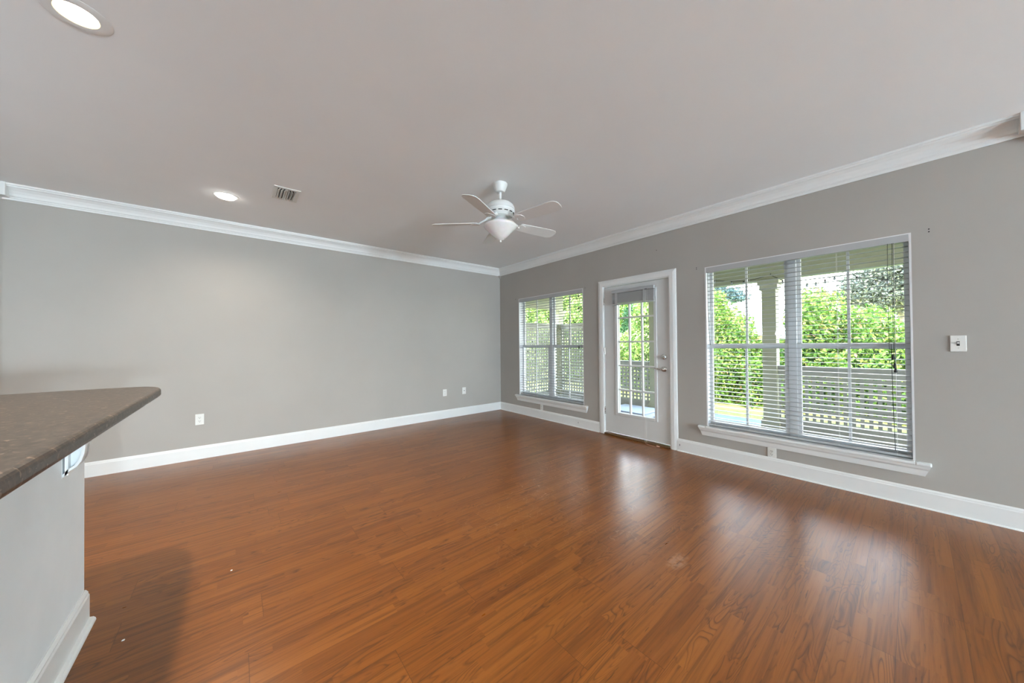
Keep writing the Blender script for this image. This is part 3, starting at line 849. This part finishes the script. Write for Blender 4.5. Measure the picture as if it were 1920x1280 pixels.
def lattice(mb, axis, u0, u1, z0, z1, t):
    pitch, wv = 0.075, 0.037
    nu = max(1, round((u1 - u0) / pitch))
    for i in range(nu + 1):
        u = u0 + (u1 - u0) * i / nu
        a, b = max(u0, u - wv / 2), min(u1, u + wv / 2)
        if axis == 'Y': mb.box(t, t + 0.010, a, b, z0, z1)
        else: mb.box(a, b, t, t + 0.010, z0, z1)
    nz = max(1, round((z1 - z0) / pitch))
    for i in range(nz + 1):
        z = z0 + (z1 - z0) * i / nz
        a, b = max(z0, z - wv / 2), min(z1, z + wv / 2)
        if axis == 'Y': mb.box(t - 0.010, t, u0, u1, a, b)
        else: mb.box(u0, u1, t - 0.010, t, a, b)
    return mb
def rail(name, axis, u0, u1, ztop, t, label, cat, group):
    c = (t, (u0 + u1) / 2, PZ) if axis == 'Y' else ((u0 + u1) / 2, t, PZ)
    root = thing(name, c, label, cat, group)
    def bx(a0, a1, h, z0, z1):
        return MB().box(t - h, t + h, a0, a1, z0, z1) if axis == 'Y' else MB().box(a0, a1, t - h, t + h, z0, z1)
    lattice(MB(), axis, u0, u1, 0.16, ztop - 0.09, t).build('lattice_panel', M['lattice'], root)
    bx(u0, u1, 0.045, ztop - 0.035, ztop).build('cap_rail', M['lattice'], root, bevel=0.004)
    bx(u0, u1, 0.020, ztop - 0.125, ztop - 0.035).build('top_board', M['lattice'], root)
    bx(u0, u1, 0.022, 0.0, 0.165).build('kick_board', M['lattice'], root)
rail('lattice_railing', 'Y', -6.51, -3.935, 0.925, 2.07, 'low lattice porch railing seen through the right half of the large window', 'railing', 'low lattice railings')
rail('lattice_railing', 'Y', -2.0, -0.79, 0.920, 2.07, 'low lattice porch railing seen through the door glass', 'railing', 'low lattice railings')
rail('privacy_screen', 'X', 0.16, 1.985, 1.75, 0.33, 'tall lattice privacy screen closing the end of the porch', 'screen', 'tall lattice privacy screens')
rail('privacy_screen', 'Y', -0.73, 0.255, 1.745, 2.07, 'tall lattice privacy screen along the lawn beside the corner post', 'screen', 'tall lattice privacy screens')
tag(MB().box(2.03, 2.11, -0.785, -0.735, PZ, 1.76).build('fence_post', M['lattice'], bevel=0.004), 'thin square post between the tall lattice screen and low railing', 'post')

# pale flat box on the porch floor
lid = thing('storage_box', (1.6, -1.85, PZ), 'low pale blue white box lying on the porch floor behind the door', 'box')
MB().box(1.30, 1.90, -2.25, -1.55, PZ, PZ + 0.085).build('box_body', M['lid'], lid, bevel=0.015)
MB().box(1.28, 1.92, -2.27, -1.53, PZ + 0.09, PZ + 0.115).build('lid', M['lid'], lid, bevel=0.008)
tr = thing('storage_tray', (1.55, -1.2, PZ), 'shallow pale tray with dark gap beside the white box on the porch', 'tray')
MB().box(1.35, 1.90, -1.49, -0.95, PZ, PZ + 0.06).build('tray_body', M['dark'], tr)
MB().box(1.33, 1.92, -1.51, -0.93, PZ + 0.06, PZ + 0.085).build('lid', M['lid'], tr, bevel=0.008)

# string lights hanging below the beam
sl = thing('string_lights', (1.95, -4.2, 2.3), 'string of small globe bulbs drooping under the porch beam', 'string lights')
pts = [(-2.9, 2.29), (-3.15, 2.27), (-3.30, 2.235), (-3.39, 2.22), (-3.55, 2.20), (-3.70, 2.205), (-3.80, 2.225), (-3.88, 2.235), (-3.96, 2.18), (-4.02, 2.14), (-4.15, 2.085), (-4.28, 2.06), (-4.37, 2.06), (-4.46, 2.08), (-4.55, 2.11), (-4.67, 2.165), (-4.75, 2.07), (-4.91, 2.00), (-5.0, 2.0), (-5.2, 2.02), (-5.6, 2.15)]
MB().tube([(1.95, y, z) for y, z in pts], 0.0045, 6).build('wire', M['dark'], sl)
for y, z in ((-3.15, 2.27), (-3.39, 2.22), (-3.55, 2.20), (-4.02, 2.14), (-4.28, 2.06), (-4.37, 2.06), (-4.46, 2.08), (-4.55, 2.11), (-4.75, 2.07), (-4.91, 2.0), (-5.0, 2.0)):
    bo = MB().ellipsoid((1.95, y, z - 0.035), 0.016, 0.016, 0.02, 2).build('bulb', M['bulbglass'], sl, smooth=True)
    MB().lathe((1.95, y, z - 0.018), [(0.009, -0.008), (0.010, 0.010), (0.006, 0.016)], 10).build('bulb_socket', M['dark'], bo)
MB().tube([(1.95, -3.88, 2.24), (1.965, -3.88, 2.26), (1.985, -3.88, 2.26)], 0.004, 6).build('hook', M['dark'], sl)

# ------------------------------------------------------------------ planting
def leaves(blobs, nper, size, lo=0.72, hi=1.06, flat=1.0):
    P = []
    for (cx, cy, cz, rx, ry, rz), n_ in zip(blobs, nper):
        d = RNG.normal(size=(n_, 3)); d /= np.linalg.norm(d, axis=1)[:, None]
        rr = RNG.uniform(lo, hi, size=(n_, 1))
        # lumpy outline
        l = 1 + 0.10 * np.sin(d[:, :1] * 7 + cx) * np.sin(d[:, 1:2] * 6 + cy) + 0.08 * np.sin(d[:, 2:3] * 9 + cy * 3)
        P.append(np.array([cx, cy, cz]) + d * rr * l * np.array([rx, ry, rz]))
    P = np.concatenate(P)
    P = P[P[:, 2] > PZ - 0.02]
    n_ = len(P)
    a = RNG.normal(size=(n_, 3)); a /= np.linalg.norm(a, axis=1)[:, None]
    b = RNG.normal(size=(n_, 3)); b -= a * (a * b).sum(1)[:, None]; b /= np.linalg.norm(b, axis=1)[:, None]
    nn = np.cross(a, b)
    s = size * RNG.uniform(0.6, 1.35, size=(n_, 1))
    V = np.stack([P - a * s, P + b * s * 0.48 + nn * s * 0.15, P + a * s, P - b * s * 0.48 + nn * s * 0.15], 1).reshape(-1, 3)
    base = np.arange(n_) * 4
    F = np.stack([base, base + 1, base + 2, base, base + 2, base + 3], 1).reshape(-1, 3)
    return V, F
def leaf_obj(name, VF, mat, parent):
    V, F = VF
    V = V - np.array(origin(parent))
    me = bpy.data.meshes.new(name)
    me.vertices.add(len(V)); me.vertices.foreach_set('co', V.astype(np.float32).ravel())
    me.loops.add(F.size); me.loops.foreach_set('vertex_index', F.astype(np.int32).ravel())
    me.polygons.add(len(F))
    me.polygons.foreach_set('loop_start', np.arange(0, F.size, 3, dtype=np.int32))
    me.polygons.foreach_set('loop_total', np.full(len(F), 3, dtype=np.int32))
    me.update(calc_edges=True)
    me.materials.append(mat)
    o = bpy.data.objects.new(name, me); COL.objects.link(o); o.parent = parent
    return o
def shrub(name, label, cat, group, blobs, dens, size, mat, core=0.78, trunk=None, lo=0.72):
    bx = blobs[0]
    root = thing(name, (bx[0], bx[1], PZ - 0.03), label, cat, group)
    nper = [int(dens * 4 * math.pi * ((b[3] * b[4] + b[4] * b[5] + b[3] * b[5]) / 3)) for b in blobs]
    leaf_obj('foliage', leaves(blobs, nper, size, lo), mat, root)
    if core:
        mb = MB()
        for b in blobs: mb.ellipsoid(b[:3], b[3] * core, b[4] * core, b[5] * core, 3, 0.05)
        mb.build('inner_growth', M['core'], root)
    if trunk:
        tm, paths = trunk
        for pts_, r_ in paths:
            MB().tube(pts_, r_, 10).build('trunk', tm, root, smooth=True)
    return root
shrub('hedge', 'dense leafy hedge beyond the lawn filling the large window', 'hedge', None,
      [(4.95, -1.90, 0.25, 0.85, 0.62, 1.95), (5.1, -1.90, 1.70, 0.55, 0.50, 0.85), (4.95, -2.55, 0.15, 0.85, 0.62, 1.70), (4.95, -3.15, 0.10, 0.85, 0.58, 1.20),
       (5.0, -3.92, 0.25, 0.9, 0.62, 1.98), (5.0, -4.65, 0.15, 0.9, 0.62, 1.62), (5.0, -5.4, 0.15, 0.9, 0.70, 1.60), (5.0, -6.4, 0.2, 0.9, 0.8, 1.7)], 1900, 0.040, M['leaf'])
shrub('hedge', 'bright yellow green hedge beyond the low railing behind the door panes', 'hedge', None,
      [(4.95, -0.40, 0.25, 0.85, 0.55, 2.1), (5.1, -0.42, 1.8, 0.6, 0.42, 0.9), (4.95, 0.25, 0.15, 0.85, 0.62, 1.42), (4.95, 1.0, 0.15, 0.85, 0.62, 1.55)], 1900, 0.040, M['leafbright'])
shrub('hedge', 'tall bright hedge rising above the lattice screen behind the smaller window', 'hedge', None,
      [(5.3, 2.65, 1.2, 0.8, 0.75, 1.25), (5.7, 2.5, 2.1, 0.8, 0.5, 0.7), (4.2, 4.3, 1.6, 1.0, 1.2, 1.7), (5.2, 4.2, 2.3, 0.9, 0.9, 1.1)], 1600, 0.046, M['leafbright'])

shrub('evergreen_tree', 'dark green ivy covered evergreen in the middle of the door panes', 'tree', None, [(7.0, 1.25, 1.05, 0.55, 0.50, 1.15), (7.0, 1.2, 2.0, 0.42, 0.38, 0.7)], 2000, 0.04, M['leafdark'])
shrub('pine_tree', 'blue green pine with loose boughs behind the left hedge', 'tree', None, [(12.0, -0.10, 3.35, 0.5, 0.75, 0.30), (12.0, 0.3, 3.75, 0.5, 0.6, 0.28), (12.0, -0.5, 3.1, 0.4, 0.5, 0.18), (12, 0.5, 4.3, .6, .7, .4)], 600, 0.06, M['leafblue'], core=0, lo=0.1,
      trunk=(M['bark'], [([(12.0, 0.9, -0.1), (12.0, 0.85, 2.5), (12, 0.7, 4.4)], [0.12, 0.10, 0.05])]))
shrub('spreading_tree', 'grey green spreading tree rising behind the hedge on the right', 'tree', None, [(12.0, -4.9, 3.0, 1.2, 1.35, 0.9), (12.0, -4.4, 2.6, 0.9, 0.8, 0.6), (12.2, -5.6, 3.4, 1.2, 1.3, 1.2), (11.8, -4.0, 2.9, .7, .55, .5), (11.8, -4.9, 3.6, .8, .9, .6)], 800, 0.05, M['leafgrey'], core=0, lo=0.15,
      trunk=(M['palebark'], [([(12.2, -5.2, -0.1), (12.2, -5.1, 1.5), (12.0, -4.8, 3.0)], [0.16, 0.13, 0.06]), ([(12.2, -5.1, 1.5), (12.1, -4.5, 2.3), (12.0, -4.0, 2.9)], [0.08, 0.05, 0.03])]))
shrub('broadleaf_tree', 'tall bright green tree with a bare reddish trunk seen through the door', 'tree', None, [(12.0, 4.7, 4.1, 1.2, 1.5, 0.9), (12, 3.4, 3.6, 1.0, 1.1, 0.8)], 600, 0.06, M['leafbright'], core=0, lo=0.3,
      trunk=(M['bark'], [([(12.0, 5.0, -0.1), (12.0, 4.92, 2.0), (12.0, 5.0, 3.9)], [0.14, 0.11, 0.08]), ([(12.0, 4.35, -0.1), (12.0, 4.35, 2.0), (12.0, 4.3, 3.8)], [0.08, 0.07, 0.06])]))
shrub('broadleaf_tree', 'dense green tree behind the middle of the door panes', 'tree', None, [(9.0, 1.9, 2.2, 1.0, 1.0, 1.7), (9.0, 0.6, 2.4, 1.0, 0.9, 1.8)], 1000, 0.05, M['leaf'], trunk=(M['bark'], [([(9, 1.7, -0.1), (9, 1.7, 1.5)], [0.1, 0.08])]))
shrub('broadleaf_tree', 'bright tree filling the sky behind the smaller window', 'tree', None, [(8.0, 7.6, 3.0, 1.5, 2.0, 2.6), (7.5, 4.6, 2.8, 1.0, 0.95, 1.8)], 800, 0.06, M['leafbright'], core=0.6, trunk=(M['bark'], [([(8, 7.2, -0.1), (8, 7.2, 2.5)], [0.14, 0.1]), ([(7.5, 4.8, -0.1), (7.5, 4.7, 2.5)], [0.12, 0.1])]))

# neighbouring house, far beyond the hedge
hs = thing('neighbor_house', (26, 2.5, PZ), 'distant pink brick house with pale roof left of the porch column', 'house')
MB().box(25, 31, -2.0, 9.0, PZ - 0.1, 1.95).build('brick_wall', M['brick'], hs)
MB().prism([(24.4, -2.4, 1.85), (28, -2.4, 3.9), (31.6, -2.4, 1.85), (31.6, -2.4, 1.75), (24.4, -2.4, 1.75)], [(24.4, 9.4, 1.85), (28, 9.4, 3.9), (31.6, 9.4, 1.85), (31.6, 9.4, 1.75), (24.4, 9.4, 1.75)]).build('roof', M['roofing'], hs)
for y in (0.9, 2.6, 4.6):
    MB().box(24.96, 25.02, y, y + 0.8, 0.55, 1.55).build('window', M['bulbglass'], hs)
